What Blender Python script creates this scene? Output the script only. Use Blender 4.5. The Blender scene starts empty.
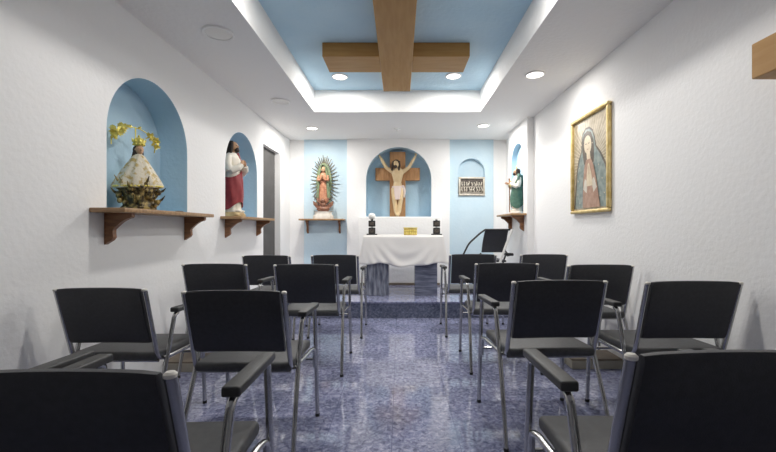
import bpy, bmesh, math, random
from mathutils import Vector, Matrix
random.seed(7)
PI = math.pi
scene = bpy.context.scene
COL = scene.collection

# ------------------------------------------------------------------ materials
def mat(name, col, rough=0.6, metal=0.0, col2=None, nscale=8.0, detail=4.0, bump=0.0, bscale=40.0,
        stretch=None, spec=None, ramp=(0.35, 0.65), coat=0.0, bdist=0.01):
    m = bpy.data.materials.new(name); m.use_nodes = True
    nt = m.node_tree; N = nt.nodes; L = nt.links
    b = N['Principled BSDF']
    b.inputs['Base Color'].default_value = (*col, 1)
    b.inputs['Roughness'].default_value = rough
    b.inputs['Metallic'].default_value = metal
    if spec is not None: b.inputs['Specular IOR Level'].default_value = spec
    if coat: b.inputs['Coat Weight'].default_value = coat
    tc = N.new('ShaderNodeTexCoord'); src = tc.outputs['Object']
    if stretch:
        mp = N.new('ShaderNodeMapping'); mp.inputs['Scale'].default_value = stretch
        L.new(src, mp.inputs['Vector']); src = mp.outputs['Vector']
    if col2 is not None:
        n = N.new('ShaderNodeTexNoise'); n.inputs['Scale'].default_value = nscale; n.inputs['Detail'].default_value = detail
        L.new(src, n.inputs['Vector'])
        r = N.new('ShaderNodeValToRGB')
        r.color_ramp.elements[0].position = ramp[0]; r.color_ramp.elements[0].color = (*col, 1)
        r.color_ramp.elements[1].position = ramp[1]; r.color_ramp.elements[1].color = (*col2, 1)
        L.new(n.outputs['Fac'], r.inputs['Fac']); L.new(r.outputs['Color'], b.inputs['Base Color'])
    if bump:
        n2 = N.new('ShaderNodeTexNoise'); n2.inputs['Scale'].default_value = bscale; n2.inputs['Detail'].default_value = 6
        L.new(tc.outputs['Object'], n2.inputs['Vector'])
        bp = N.new('ShaderNodeBump'); bp.inputs['Strength'].default_value = bump; bp.inputs['Distance'].default_value = bdist
        L.new(n2.outputs['Fac'], bp.inputs['Height']); L.new(bp.outputs['Normal'], b.inputs['Normal'])
    return m

def emit_mat(name, col, strength):
    m = bpy.data.materials.new(name); m.use_nodes = True
    b = m.node_tree.nodes['Principled BSDF']
    b.inputs['Base Color'].default_value = (*col, 1)
    b.inputs['Emission Color'].default_value = (*col, 1); b.inputs['Emission Strength'].default_value = strength
    return m

def floor_mat(name, c1, c2, c3, tile=0.33):
    m = bpy.data.materials.new(name); m.use_nodes = True
    nt = m.node_tree; N = nt.nodes; L = nt.links; b = N['Principled BSDF']
    tc = N.new('ShaderNodeTexCoord')
    mp = N.new('ShaderNodeMapping'); L.new(tc.outputs['Object'], mp.inputs['Vector'])
    mp.inputs['Location'].default_value = (0.04, 0.1, 0)
    n1 = N.new('ShaderNodeTexNoise'); n1.inputs['Scale'].default_value = 36; n1.inputs['Detail'].default_value = 8
    n1.inputs['Roughness'].default_value = 0.7; n1.inputs['Distortion'].default_value = 0.8
    L.new(tc.outputs['Object'], n1.inputs['Vector'])
    r = N.new('ShaderNodeValToRGB'); e = r.color_ramp.elements
    e[0].position = 0.33; e[0].color = (*c1, 1); e[1].position = 0.68; e[1].color = (*c3, 1)
    k = e.new(0.5); k.color = (*c2, 1)
    L.new(n1.outputs['Fac'], r.inputs['Fac'])
    n2 = N.new('ShaderNodeTexNoise'); n2.inputs['Scale'].default_value = 4; n2.inputs['Detail'].default_value = 3
    L.new(tc.outputs['Object'], n2.inputs['Vector'])
    r2 = N.new('ShaderNodeValToRGB'); r2.color_ramp.elements[0].position = 0.35; r2.color_ramp.elements[1].position = 0.7
    r2.color_ramp.elements[0].color = (0.75, 0.76, 0.8, 1); r2.color_ramp.elements[1].color = (1.1, 1.08, 1.12, 1)
    L.new(n2.outputs['Fac'], r2.inputs['Fac'])
    mx = N.new('ShaderNodeMix'); mx.data_type = 'RGBA'; mx.blend_type = 'MULTIPLY'; mx.inputs['Factor'].default_value = 1
    L.new(r.outputs['Color'], mx.inputs['A']); L.new(r2.outputs['Color'], mx.inputs['B'])
    br = N.new('ShaderNodeTexBrick'); br.offset = 0; br.inputs['Scale'].default_value = 1
    br.inputs['Brick Width'].default_value = tile; br.inputs['Row Height'].default_value = tile
    br.inputs['Mortar Size'].default_value = 0.0018; br.inputs['Mortar Smooth'].default_value = 0.2
    L.new(mp.outputs['Vector'], br.inputs['Vector'])
    m2 = N.new('ShaderNodeMix'); m2.data_type = 'RGBA'
    L.new(br.outputs['Fac'], m2.inputs['Factor']); L.new(mx.outputs['Result'], m2.inputs['A'])
    m2.inputs['B'].default_value = (c1[0]*1.5, c1[1]*1.5, c1[2]*1.4, 1)
    L.new(m2.outputs['Result'], b.inputs['Base Color'])
    b.inputs['Roughness'].default_value = 0.09; b.inputs['Specular IOR Level'].default_value = 0.8; b.inputs['Coat Weight'].default_value = 0.2; b.inputs['Coat Roughness'].default_value = 0.05
    n3 = N.new('ShaderNodeTexNoise'); n3.inputs['Scale'].default_value = 9
    L.new(tc.outputs['Object'], n3.inputs['Vector'])
    bp = N.new('ShaderNodeBump'); bp.inputs['Strength'].default_value = 0.03; bp.inputs['Distance'].default_value = 0.01
    L.new(n3.outputs['Fac'], bp.inputs['Height']); L.new(bp.outputs['Normal'], b.inputs['Normal'])
    return m

WHITE = (0.86, 0.855, 0.845)
M_wall = mat('white stucco', WHITE, 0.85, bump=0.3, bscale=34, bdist=0.008)
M_wall_r = mat('rough white stucco', WHITE, 0.85, bump=0.22, bscale=38, bdist=0.01)
M_ceil = mat('ceiling plaster', (0.88, 0.87, 0.855), 0.9, bump=0.4, bscale=30, bdist=0.01)
M_tray = mat('tray white plaster', (0.88, 0.875, 0.86), 0.85, bump=0.4, bscale=30, bdist=0.01)
M_blue = mat('pale blue paint', (0.43, 0.61, 0.73), 0.8, col2=(0.47, 0.64, 0.76), nscale=5, bump=0.3, bscale=30)
M_panelblue = mat('light blue wall paint', (0.56, 0.71, 0.80), 0.8, col2=(0.60, 0.74, 0.82), nscale=4, bump=0.25, bscale=30)
M_trayblue = mat('tray blue paint', (0.51, 0.72, 0.86), 0.85, col2=(0.55, 0.75, 0.88), nscale=4, bump=0.6, bscale=25)
M_floor = floor_mat('blue marbled tile', (0.085, 0.095, 0.175), (0.255, 0.272, 0.40), (0.53, 0.55, 0.68))
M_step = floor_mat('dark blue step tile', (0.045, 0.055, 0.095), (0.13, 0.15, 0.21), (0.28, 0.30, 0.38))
M_altar = mat('blue grey marble, upright veins', (0.09, 0.10, 0.14), 0.16, col2=(0.42, 0.44, 0.50), nscale=9, detail=8, stretch=(3, 1, 0.5), ramp=(0.4, 0.75))
M_altar2 = mat('blue grey marble, level veins', (0.10, 0.11, 0.16), 0.16, col2=(0.26, 0.28, 0.36), nscale=9, detail=8, stretch=(0.6, 1, 4), ramp=(0.4, 0.75))
M_wood = mat('varnished brown wood', (0.17, 0.07, 0.028), 0.4, col2=(0.33, 0.15, 0.06), nscale=9, stretch=(6, 1, 6))
M_shelf = mat('shelf wood', (0.30, 0.17, 0.08), 0.45, col2=(0.45, 0.28, 0.14), nscale=9, stretch=(6, 0.7, 6))
M_cross = mat('ochre wood', (0.38, 0.19, 0.042), 0.5, col2=(0.43, 0.235, 0.065), nscale=7, stretch=(5, 0.6, 5))
M_crossx = mat('ochre wood grain across', (0.38, 0.19, 0.042), 0.5, col2=(0.43, 0.235, 0.065), nscale=7, stretch=(0.6, 5, 5))
M_cruc = mat('crucifix wood', (0.38, 0.19, 0.075), 0.5, col2=(0.50, 0.27, 0.12), nscale=8, stretch=(5, 5, 0.8))
M_cloth = mat('white altar cloth', (0.83, 0.81, 0.78), 0.9, bump=0.1, bscale=300)
M_chrome = mat('chrome tube', (0.50, 0.50, 0.50), 0.2, 1.0)
M_black = mat('black vinyl', (0.028, 0.029, 0.034), 0.5, col2=(0.036, 0.037, 0.043), nscale=60, bump=0.15, bscale=350)
M_seat = mat('dark grey vinyl', (0.055, 0.056, 0.058), 0.5, col2=(0.068, 0.069, 0.072), nscale=50, bump=0.15, bscale=350)  # paler than the back vinyl: light from above put into the seat colour
M_arm = mat('charcoal arm pad', (0.05, 0.05, 0.05), 0.5, bump=0.1, bscale=300)
M_cap = mat('pale plastic cap', (0.82, 0.79, 0.72), 0.5)
M_rubber = mat('black rubber', (0.015, 0.015, 0.015), 0.7)
M_door = mat('grey door paint', (0.075, 0.072, 0.07), 0.7, col2=(0.09, 0.086, 0.084))
M_gold = mat('gilded metal', (0.74, 0.60, 0.10), 0.35, 0.45, col2=(0.88, 0.78, 0.25), nscale=30)
M_frame = mat('gold picture frame', (0.62, 0.45, 0.16), 0.42, 0.35, col2=(0.78, 0.62, 0.30), nscale=20)
M_brass = mat('brass box', (0.52, 0.36, 0.09), 0.4, 0.4, col2=(0.70, 0.50, 0.15), nscale=40, bump=0.5, bscale=70)
M_blackp = mat('black plastic', (0.012, 0.012, 0.013), 0.4)
M_glass = mat('white globe', (0.85, 0.84, 0.80), 0.25)
M_off = mat('unlit lamp lens', (0.84, 0.82, 0.78), 0.5)
M_ring = mat('lamp ring', (0.9, 0.89, 0.87), 0.5)
M_beige = mat('beige step board', (0.33, 0.31, 0.25), 0.6, col2=(0.38, 0.35, 0.29), nscale=12)
M_brown = mat('brown step top', (0.15, 0.12, 0.09), 0.6, col2=(0.2, 0.16, 0.12), nscale=12)
M_skin = mat('painted skin', (0.55, 0.33, 0.19), 0.45)
M_skin2 = mat('pale painted skin', (0.62, 0.46, 0.26), 0.45, col2=(0.70, 0.53, 0.31), nscale=12)
M_hair = mat('dark brown hair', (0.035, 0.02, 0.012), 0.6, bump=0.6, bscale=120)
M_red = mat('dark red cloth', (0.20, 0.012, 0.018), 0.55, col2=(0.28, 0.025, 0.03), nscale=10)
M_green = mat('green mantle', (0.045, 0.12, 0.09), 0.55, col2=(0.09, 0.19, 0.14), nscale=12)
M_green2 = mat('pale green mantle', (0.13, 0.20, 0.12), 0.55, col2=(0.26, 0.30, 0.16), nscale=24)
M_tunic = mat('off white tunic', (0.70, 0.65, 0.55), 0.6, col2=(0.76, 0.72, 0.64), nscale=10)
M_pink = mat('rose robe', (0.36, 0.13, 0.07), 0.55, col2=(0.58, 0.30, 0.17), nscale=22)
M_brocade = mat('cream brocade', (0.66, 0.60, 0.47), 0.5, 0.0, col2=(0.50, 0.36, 0.12), nscale=34, detail=3, ramp=(0.5, 0.62), bump=0.4, bscale=60)
M_bronze = mat('dark gilt bronze', (0.05, 0.035, 0.015), 0.4, 0.3, col2=(0.42, 0.31, 0.11), nscale=40, ramp=(0.42, 0.62))
M_ray = mat('dull gilt rays', (0.07, 0.06, 0.03), 0.4, 0.2, col2=(0.17, 0.145, 0.07), nscale=30)
M_loin = mat('pinkish white loincloth', (0.70, 0.58, 0.54), 0.6)
M_angel = mat('dark red and brown', (0.16, 0.05, 0.035), 0.5, col2=(0.30, 0.16, 0.09), nscale=40)
M_silver = mat('tarnished silver', (0.50, 0.45, 0.37), 0.4, 0.25, col2=(0.62, 0.57, 0.49), nscale=30)
M_dark = mat('dark relief', (0.05, 0.042, 0.035), 0.5, 0.2, col2=(0.12, 0.10, 0.085), nscale=40)
M_white2 = mat('painted white stone', (0.72, 0.68, 0.62), 0.6, col2=(0.60, 0.55, 0.48), nscale=14)
M_rock = mat('gilt brown rock', (0.30, 0.20, 0.09), 0.6, col2=(0.52, 0.40, 0.20), nscale=18)
M_whitetube = mat('pale metal bar', (0.75, 0.74, 0.72), 0.35, 0.3)
M_lamp = emit_mat('lit lamp lens', (1.0, 0.965, 0.91), 6.0)

# ------------------------------------------------------------------ geometry helpers
class MB:
    def __init__(s): s.bm = bmesh.new(); s.mi = 0
    def _set(s, faces):
        for f in faces: f.material_index = s.mi
        return faces
    def box(s, lo, hi, bev=0.0, seg=2):
        r = bmesh.ops.create_cube(s.bm, size=1.0)
        vs = r['verts']
        for v in vs:
            v.co = Vector([lo[i] + (v.co[i] + 0.5) * (hi[i] - lo[i]) for i in range(3)])
        fs = list({f for v in vs for f in v.link_faces}); s._set(fs)
        if bev:
            es = list({e for v in vs for e in v.link_edges})
            rr = bmesh.ops.bevel(s.bm, geom=es, offset=bev, segments=seg, profile=0.5, affect='EDGES')
            s._set(rr['faces']); vs = list({v for f in rr['faces'] for v in f.verts})
        return vs
    def loft(s, rings, cap=True, closed=True):
        vr = [[s.bm.verts.new(p) for p in r] for r in rings]
        n = len(rings[0])
        for a, b in zip(vr[:-1], vr[1:]):
            for i in range(n if closed else n - 1):
                j = (i + 1) % n
                s._set([s.bm.faces.new((a[i], a[j], b[j], b[i]))])
        if cap:
            s._set([s.bm.faces.new(list(reversed(vr[0]))), s.bm.faces.new(vr[-1])])
        return vr
    def tube(s, pts, r, seg=10, rounded=0.0):
        pts = [Vector(p) for p in pts]
        if rounded > 0 and len(pts) > 2:
            out = [pts[0]]
            for i in range(1, len(pts) - 1):
                a, b, c = pts[i-1], pts[i], pts[i+1]
                d1 = (a - b); d2 = (c - b)
                q = min(rounded, d1.length * 0.48, d2.length * 0.48)
                p1 = b + d1.normalized() * q; p2 = b + d2.normalized() * q
                for k in range(7):
                    t = k / 6
                    out.append((1-t)**2 * p1 + 2*t*(1-t) * b + t*t * p2)
            out.append(pts[-1]); pts = out
        rr = r if isinstance(r, (list, tuple)) else [r] * len(pts)
        if len(rr) != len(pts):
            rr = [rr[0] + (rr[-1] - rr[0]) * i / (len(pts) - 1) for i in range(len(pts))]
        rings = []; up = None
        for i, p in enumerate(pts):
            t = (pts[min(i+1, len(pts)-1)] - pts[max(i-1, 0)]).normalized()
            if up is None:
                up = Vector((0, 0, 1)) if abs(t.z) < 0.9 else Vector((1, 0, 0))
            u = (up - t * up.dot(t)).normalized(); w = t.cross(u); up = u
            rings.append([p + (u * math.cos(2*PI*k/seg) + w * math.sin(2*PI*k/seg)) * rr[i] for k in range(seg)])
        s.loft(rings)
    def ball(s, c, r, seg=16, rot=None):
        r = r if isinstance(r, (list, tuple)) else (r, r, r)
        m = Matrix.Translation(c) @ (rot or Matrix.Identity(4)) @ Matrix.Diagonal((*r, 1))
        q = bmesh.ops.create_uvsphere(s.bm, u_segments=seg, v_segments=max(6, seg // 2 + 2), radius=1, matrix=m)
        s._set({f for v in q['verts'] for f in v.link_faces})
    def rings(s, spec, seg=48, cap=True, ang=(0, 2*PI)):
        """spec rows: z, cx, cy, rx, ry, fold amplitude, fold count, phase"""
        full = abs(ang[1] - ang[0] - 2*PI) < 1e-6
        R = []
        for row in spec:
            z, cx, cy, rx, ry = row[:5]
            fa, fn, ph = (list(row[5:]) + [0, 8, 0])[:3] if len(row) < 8 else row[5:8]
            ring = []
            for k in range(seg):
                a = ang[0] + (ang[1] - ang[0]) * k / (seg if full else seg - 1)
                q = 1 + fa * math.sin(fn * a + ph) + 0.4 * fa * math.sin((fn * 1.7 // 1) * a + 1.3 + ph)
                ring.append(Vector((cx + rx * q * math.cos(a), cy + ry * q * math.sin(a), z)))
            R.append(ring)
        s.loft(R, cap and full, full)
    def lathe(s, prof, c=(0, 0, 0), seg=24):
        s.loft([[Vector((c[0] + r * math.cos(2*PI*k/seg), c[1] + r * math.sin(2*PI*k/seg), c[2] + z)) for k in range(seg)] for r, z in prof])
    def prism(s, pts, vec):
        vec = Vector(vec)
        a = [s.bm.verts.new(p) for p in pts]; b = [s.bm.verts.new(Vector(p) + vec) for p in pts]
        n = len(pts); fs = [s.bm.faces.new(a), s.bm.faces.new(list(reversed(b)))]
        for i in range(n): fs.append(s.bm.faces.new((a[i], b[i], b[(i+1) % n], a[(i+1) % n])))
        s._set(fs)
    def face(s, pts):
        f = s.bm.faces.new([s.bm.verts.new(p) for p in pts]); s._set([f]); return f
    def fill(s, outer, holes):
        es = []
        for loop in [outer] + holes:
            vs = [s.bm.verts.new(p) for p in loop]
            for i in range(len(vs)): es.append(s.bm.edges.new((vs[i], vs[(i+1) % len(vs)])))
        r = bmesh.ops.triangle_fill(s.bm, use_beauty=True, use_dissolve=False, edges=es)
        s._set([g for g in r['geom'] if isinstance(g, bmesh.types.BMFace)])
    def build(s, name, mats, parent=None, smooth=True, loc=None, angle=40, recalc=True):
        if recalc: bmesh.ops.recalc_face_normals(s.bm, faces=s.bm.faces)
        if smooth:
            for f in s.bm.faces: f.smooth = True
            lim = math.radians(angle)
            for e in s.bm.edges:
                if len(e.link_faces) == 2 and e.calc_face_angle(0) > lim: e.smooth = False
        me = bpy.data.meshes.new(name); s.bm.to_mesh(me); s.bm.free()
        o = bpy.data.objects.new(name, me); COL.objects.link(o)
        for m in (mats if isinstance(mats, (list, tuple)) else [mats]): me.materials.append(m)
        if parent: o.parent = parent
        if loc: o.location = loc
        return o

def thing(name, label, cat, loc=(0, 0, 0), rz=0, group=None):
    o = bpy.data.objects.new(name, None); o.empty_display_size = 0.1; COL.objects.link(o)
    o.location = loc; o.rotation_euler = (0, 0, rz); o['label'] = label; o['category'] = cat
    if group: o['group'] = group
    return o
def tag(o, label, cat, group=None):
    o['label'] = label; o['category'] = cat
    if group: o['group'] = group
    return o
def struct(o):
    o['kind'] = 'structure'; return o
def remesh(o, v=0.005, sm=3):
    r = o.modifiers.new('remesh', 'REMESH'); r.mode = 'VOXEL'; r.voxel_size = v; r.use_smooth_shade = True
    s = o.modifiers.new('smooth', 'SMOOTH'); s.factor = 0.5; s.iterations = sm
    return o
def copy_tree(o, parent=None):
    c = o.copy(); COL.objects.link(c)
    if parent: c.parent = parent
    for ch in list(o.children): copy_tree(ch, c)
    return c

# ------------------------------------------------------------------ room dimensions (metres; camera stands at x=0, y=0)
XL, XR, YB, YR, H = -1.73, 1.66, 6.05, -4.0, 2.43
PZ, PY = 0.19, 4.50                     # platform height, platform front edge
TX0, TX1, TY0, TY1, TH = -1.02, 0.955, 1.30, 4.58, 2.69   # ceiling tray

# floor and platform
mb = MB(); mb.box((XL - 0.3, YR, -0.1), (XR + 0.3, PY + 0.3, 0)); struct(mb.build('floor', M_floor, smooth=False))
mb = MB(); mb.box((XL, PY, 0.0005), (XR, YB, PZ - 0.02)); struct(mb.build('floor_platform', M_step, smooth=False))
mb = MB(); mb.box((XL, PY - 0.012, PZ - 0.0195), (XR, YB, PZ)); struct(mb.build('floor_platform_top', M_floor, smooth=False))

# ceiling with the tray
def rect(x0, x1, y0, y1, z): return [(x0, y0, z), (x1, y0, z), (x1, y1, z), (x0, y1, z)]
mb = MB(); mb.fill(rect(XL, XR, YR, YB, H), [rect(TX0, TX1, TY0, TY1, H)])
struct(mb.build('ceiling', M_ceil, smooth=False))
mb = MB()
a = rect(TX0, TX1, TY0, TY1, H); b = rect(TX0, TX1, TY0, TY1, TH)
mb.loft([a, b], cap=False)
struct(mb.build('trim_tray', M_tray, smooth=False))
mb = MB(); mb.box((TX0 - 0.1, TY0 - 0.1, TH), (TX1 + 0.1, TY1 + 0.1, TH + 0.05))
struct(mb.build('ceiling_tray', M_trayblue, smooth=False))

# arched outlines
def arch(c, w, zb, zs, rz=None, n=28):
    """points (u, z): bottom-left, bottom-right, then over the arch; w = half width, zs = spring, rz = rise"""
    rz = rz or w
    pts = [(c - w, zb), (c + w, zb)]
    for k in range(n + 1):
        t = PI * k / n
        pts.append((c + w * math.cos(t), zs + rz * math.sin(t)))
    return pts
def niche(name, outline, to3, deep, m):
    """reveal and back of a niche. to3(u, z, d) puts a point d behind the wall face"""
    mb = MB()
    f = [Vector(to3(u, z, 0)) for u, z in outline]; k = [Vector(to3(u, z, deep)) for u, z in outline]
    mb.loft([f, k], cap=False)
    mb.face(k)
    return struct(mb.build(name, m, smooth=True, angle=30))

# left wall with two niches and the doorway
toL = lambda u, z, d: (XL - d, u, z)
N1 = arch(2.70, 0.43, 1.165, 1.64); N2 = arch(4.235, 0.425, 1.165, 1.665)
D0, D1, DZ = 4.87, 5.50, 2.12
mb = MB()
doorhole = [(D0, PZ), (D1, PZ), (D1, DZ), (D0, DZ)]
mb.fill([toL(u, z, 0) for u, z in [(YR, 0), (YB, 0), (YB, H), (YR, H)]],
        [[toL(u, z, 0) for u, z in N1], [toL(u, z, 0) for u, z in N2], [toL(u, z, 0) for u, z in doorhole]])
struct(mb.build('wall_left', M_wall, smooth=False))
niche('wall_left_niche', N1, toL, 0.22, M_blue)
niche('wall_left_niche', N2, toL, 0.22, M_blue)
mb = MB(); f = [toL(u, z, 0) for u, z in doorhole]; k = [toL(u, z, 0.06) for u, z in doorhole]
mb.loft([f, k], cap=False); struct(mb.build('trim_1', M_wall, smooth=False))
mb = MB(); mb.box((XL - 0.10, D0 - 0.05, PZ), (XL - 0.061, D1 + 0.05, DZ + 0.05)); dr = struct(mb.build('door_1', M_door, smooth=False))
mb = MB()                                                                       # raised moulding round the doorway
mb.box((XL + 0.0005, D1, PZ), (XL + 0.02, D1 + 0.07, DZ + 0.07))
struct(mb.build('trim_2', M_wall, smooth=False))

# right wall and the pilaster with a niche
mb = MB(); mb.box((XR, YR, 0), (XR + 0.1, YB, H)); struct(mb.build('wall_right', M_wall_r, smooth=False))
XP, P0, P1 = 1.58, 4.78, 5.60
toP = lambda u, z, d: (XP + d, u, z)
N3 = arch(5.20, 0.27, 1.236, 1.92)
mb = MB()
mb.fill([toP(u, z, 0) for u, z in [(P0, PZ), (P1, PZ), (P1, H), (P0, H)]], [[toP(u, z, 0) for u, z in N3]])
mb.face([(XP, P0, PZ), (XR, P0, PZ), (XR, P0, H), (XP, P0, H)])
mb.face([(XP, P1, PZ), (XR, P1, PZ), (XR, P1, H), (XP, P1, H)])
struct(mb.build('wall_right_pilaster', M_wall, smooth=False))
mb = MB(); out = N3
f = [Vector(toP(u, z, 0)) for u, z in out]; k = [Vector(toP(u, z, 0.075)) for u, z in out]
mb.loft([f, k], cap=False); mb.face(k); struct(mb.build('wall_right_niche', M_blue, angle=30))

# rear wall behind the camera
mb = MB(); mb.box((XL, YR - 0.1, 0), (XR, YR, H)); struct(mb.build('wall_rear', M_wall, smooth=False))

# altar wall: plain wall, centre bay with the big niche, two blue bays, ledge
YC = YB - 0.10
toB = lambda u, z, d: (u, YC + d, z)
s = 385 / YC
N4 = arch(-0.02, 0.505, 1.225, 1.80, 0.50)
mb = MB(); mb.box((XL, YB + 0.16, PZ), (XR, YB + 0.26, H)); struct(mb.build('wall_back', M_wall, smooth=False))
mb = MB()                                                                        # wall face left and right of the bays
mb.box((XL, YB, PZ), (-1.50, YB + 0.159, H)); mb.box((1.46, YB, PZ), (XR, YB + 0.159, H))
struct(mb.build('wall_back_face', M_wall, smooth=False))
mb = MB()
mb.fill([toB(u, z, 0) for u, z in [(-0.82, PZ), (0.77, PZ), (0.77, H), (-0.82, H)]], [[toB(u, z, 0) for u, z in N4]])
for x in (-0.82, 0.77): mb.face([(x, YC, PZ), (x, YB + 0.159, PZ), (x, YB + 0.159, H), (x, YC, H)])
struct(mb.build('wall_back_bay', M_wall, smooth=False))
niche('wall_back_niche', N4, toB, 0.24, M_blue)
# blue bays
mb = MB(); mb.box((-1.50, YB - 0.03, PZ), (-0.8205, YB + 0.159, H)); struct(mb.build('wall_back_panel', M_panelblue, smooth=False))
toC = lambda u, z, d: (u, YB - 0.03 + d, z)
N5 = arch(1.115, 0.21, 1.57, 1.92, 0.22)
mb = MB()
mb.fill([toC(u, z, 0) for u, z in [(0.7705, PZ), (1.46, PZ), (1.46, H), (0.7705, H)]], [[toC(u, z, 0) for u, z in N5]])
mb.face([(1.46, YB - 0.03, PZ), (1.46, YB + 0.159, PZ), (1.46, YB + 0.159, H), (1.46, YB - 0.03, H)])
struct(mb.build('wall_back_panel', M_panelblue, smooth=False))
niche('wall_back_niche', N5, toC, 0.10, M_panelblue)
# white ledge under the big niche
mb = MB(); mb.box((-0.62, YC - 0.16, PZ), (0.62, YC - 0.0005, 1.215), 0.006, 1); struct(mb.build('trim_ledge', M_tray))
mb = MB(); mb.box((-0.60, YC - 0.175, PZ), (0.60, YC - 0.161, PZ + 0.035)); struct(mb.build('baseboard_back', M_brown, smooth=False))

# ------------------------------------------------------------------ lamps
def downlight(x, y, z, lit, label, power=0.0, r=0.085):
    t = thing('ceiling_downlight', label, 'ceiling lamp', (x, y, z), 0, 'round lamps set in the ceiling')
    m = MB(); m.loft([[Vector((rr * math.cos(2*PI*k/32), rr * math.sin(2*PI*k/32), zz)) for k in range(32)]
                      for rr, zz in ((r * 1.2, -0.0005), (r * 1.2, -0.008), (r * 1.12, -0.014), (r, -0.012), (r * 0.98, -0.004))], cap=False)
    m.build('lamp_ring', M_ring, t)
    m = MB(); m.lathe([(r * 0.98, -0.002), (r * 0.97, -0.008), (r * 0.5, -0.0095)], seg=32); m.build('lens', M_lamp if lit else M_off, t)
    if power:
        l = bpy.data.lights.new('lamp_light', 'AREA'); l.shape = 'DISK'; l.size = r * 1.9; l.energy = power
        l.color = (1.0, 0.968, 0.925)
        lo = bpy.data.objects.new('lamp_light', l); COL.objects.link(lo); lo.location = (0, 0, -0.02); lo.parent = t
    return t
K = 1.0
downlight(-0.65, 4.16, TH, True, 'lit round lamp in the blue recess, beside the left end of the wooden ceiling cross', 22 * K, 0.072)
downlight(0.575, 4.14, TH, True, 'lit round lamp in the blue recess, beside the right end of the wooden ceiling cross', 22 * K, 0.072)
for i, x in enumerate((-0.65, 0.575)):
    downlight(x, 2.15, TH, True, 'lit round lamp in the blue recess, %s of the cross shaft, nearest the viewer' % ('left', 'right')[i], 22 * K, 0.072)
downlight(1.21, 3.45, H, True, 'lit round ceiling lamp above the gold framed picture on the right', 13 * K, 0.072)
downlight(-1.21, 5.30, H, True, 'lit round ceiling lamp near the statue with rays, back left', 30 * K, 0.07)
downlight(1.12, 5.17, H, True, 'lit round ceiling lamp near the silver plaque, back right', 30 * K, 0.07)
downlight(-1.285, 2.72, H, False, 'unlit round ceiling lamp nearest the arched niche of the crowned statue', 0, 0.09)
downlight(-1.30, 4.18, H, False, 'unlit round ceiling lamp nearest the niche of the red mantled statue', 0, 0.085)
t = thing('ceiling_sensor', 'small white round sensor on the ceiling above the crucifix', 'ceiling sensor', (-0.04, 5.35, H))
m = MB(); m.lathe([(0.045, -0.0005), (0.045, -0.012), (0.03, -0.02), (0.012, -0.022)], seg=24); m.build('sensor_base', M_ring, t)
m = MB(); m.lathe([(0.012, -0.0222), (0.014, -0.035), (0.004, -0.038)], seg=16); m.build('sensor_eye', M_off, t)

# ------------------------------------------------------------------ wooden crosses
t = thing('ceiling_cross', 'large ochre wooden cross fixed in the blue ceiling recess', 'cross', (-0.035, 3.575, TH))
m = MB(); m.box((-0.148, -1.60, -0.125), (0.148, 0.70, -0.0005), 0.004, 1); m.build('cross_shaft', M_cross, t)
for sx in (-1, 1):
    x0, x1 = sorted((sx * 0.1485, sx * 0.652)); m = MB(); m.box((x0, -0.175, -0.1245), (x1, 0.175, -0.0005), 0.004, 1); m.build('cross_arm', M_crossx, t)
t = thing('wall_cross', 'ochre wooden cross arm jutting from the right wall at the picture edge', 'cross', (XR, 1.30, 1.778))
m = MB(); m.box((-0.12, -0.075, -0.55), (-0.001, 0.075, 0.30), 0.004, 1); m.build('cross_shaft', M_cruc, t)
for sy in (-1, 1):
    y0, y1 = sorted((sy * 0.0755, sy * 0.39)); m = MB(); m.box((-0.119, y0, -0.077), (-0.001, y1, 0.077), 0.004, 1); m.build('cross_arm', M_cross, t)

# ------------------------------------------------------------------ shelves
def bracket_profile(d, h):
    p = [(0, 0), (d, 0), (d, -0.022)]
    for k in range(9):
        a = k / 8
        p.append((d - 0.01 - (d * 0.62) * a, -0.03 - h * 0.36 * (a ** 1.6)))
    for k in range(7):
        a = k / 6
        p.append((d * 0.33 - d * 0.02 * math.sin(a * PI), -h * 0.42 - h * 0.35 * a))
    p += [(d * 0.26, -h * 0.86), (d * 0.12, -h * 0.93), (0, -h)]
    return p
def shelf(label, origin, rz, length, depth, offs, d, h, th=0.026, bt=0.03):
    """local: runs along x, wall at y = 0, sticks out to -y, top at z = 0"""
    t = thing('wall_shelf', label, 'shelf', origin, rz, 'wooden shelves under the statues')
    m = MB(); m.box((-length / 2, -depth, -th), (length / 2, -0.001, 0), 0.004, 2); m.build('shelf_board', M_shelf, t)
    for o in offs:
        m = MB(); m.prism([Vector((o - bt / 2, -0.001 - y, z - th - 0.0003)) for y, z in bracket_profile(d, h)], (bt, 0, 0))
        m.build('bracket', M_wood, t, angle=30)
    return t
SZ = 1.165
shelf('long brown wooden shelf under the niche of the crowned cream statue', (XL, 2.655, SZ - 0.001), PI / 2, 1.03, 0.20, (-0.39, 0.445), 0.16, 0.185)
shelf('brown wooden shelf under the niche of the red mantled statue', (XL, 4.205, SZ - 0.001), PI / 2, 1.01, 0.20, (-0.39, 0.44), 0.16, 0.185)
shelf('brown wooden shelf on the right pilaster under the green mantled statue', (XP, 5.17, 1.235), -PI / 2, 0.74, 0.19, (-0.27, 0.25), 0.15, 0.20)
shelf('thin brown wooden shelf on the left blue panel under the statue with rays', (-1.19, YB - 0.03, 1.19), 0, 0.68, 0.22, (-0.25, 0.25), 0.10, 0.20, 0.024, 0.028)

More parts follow.
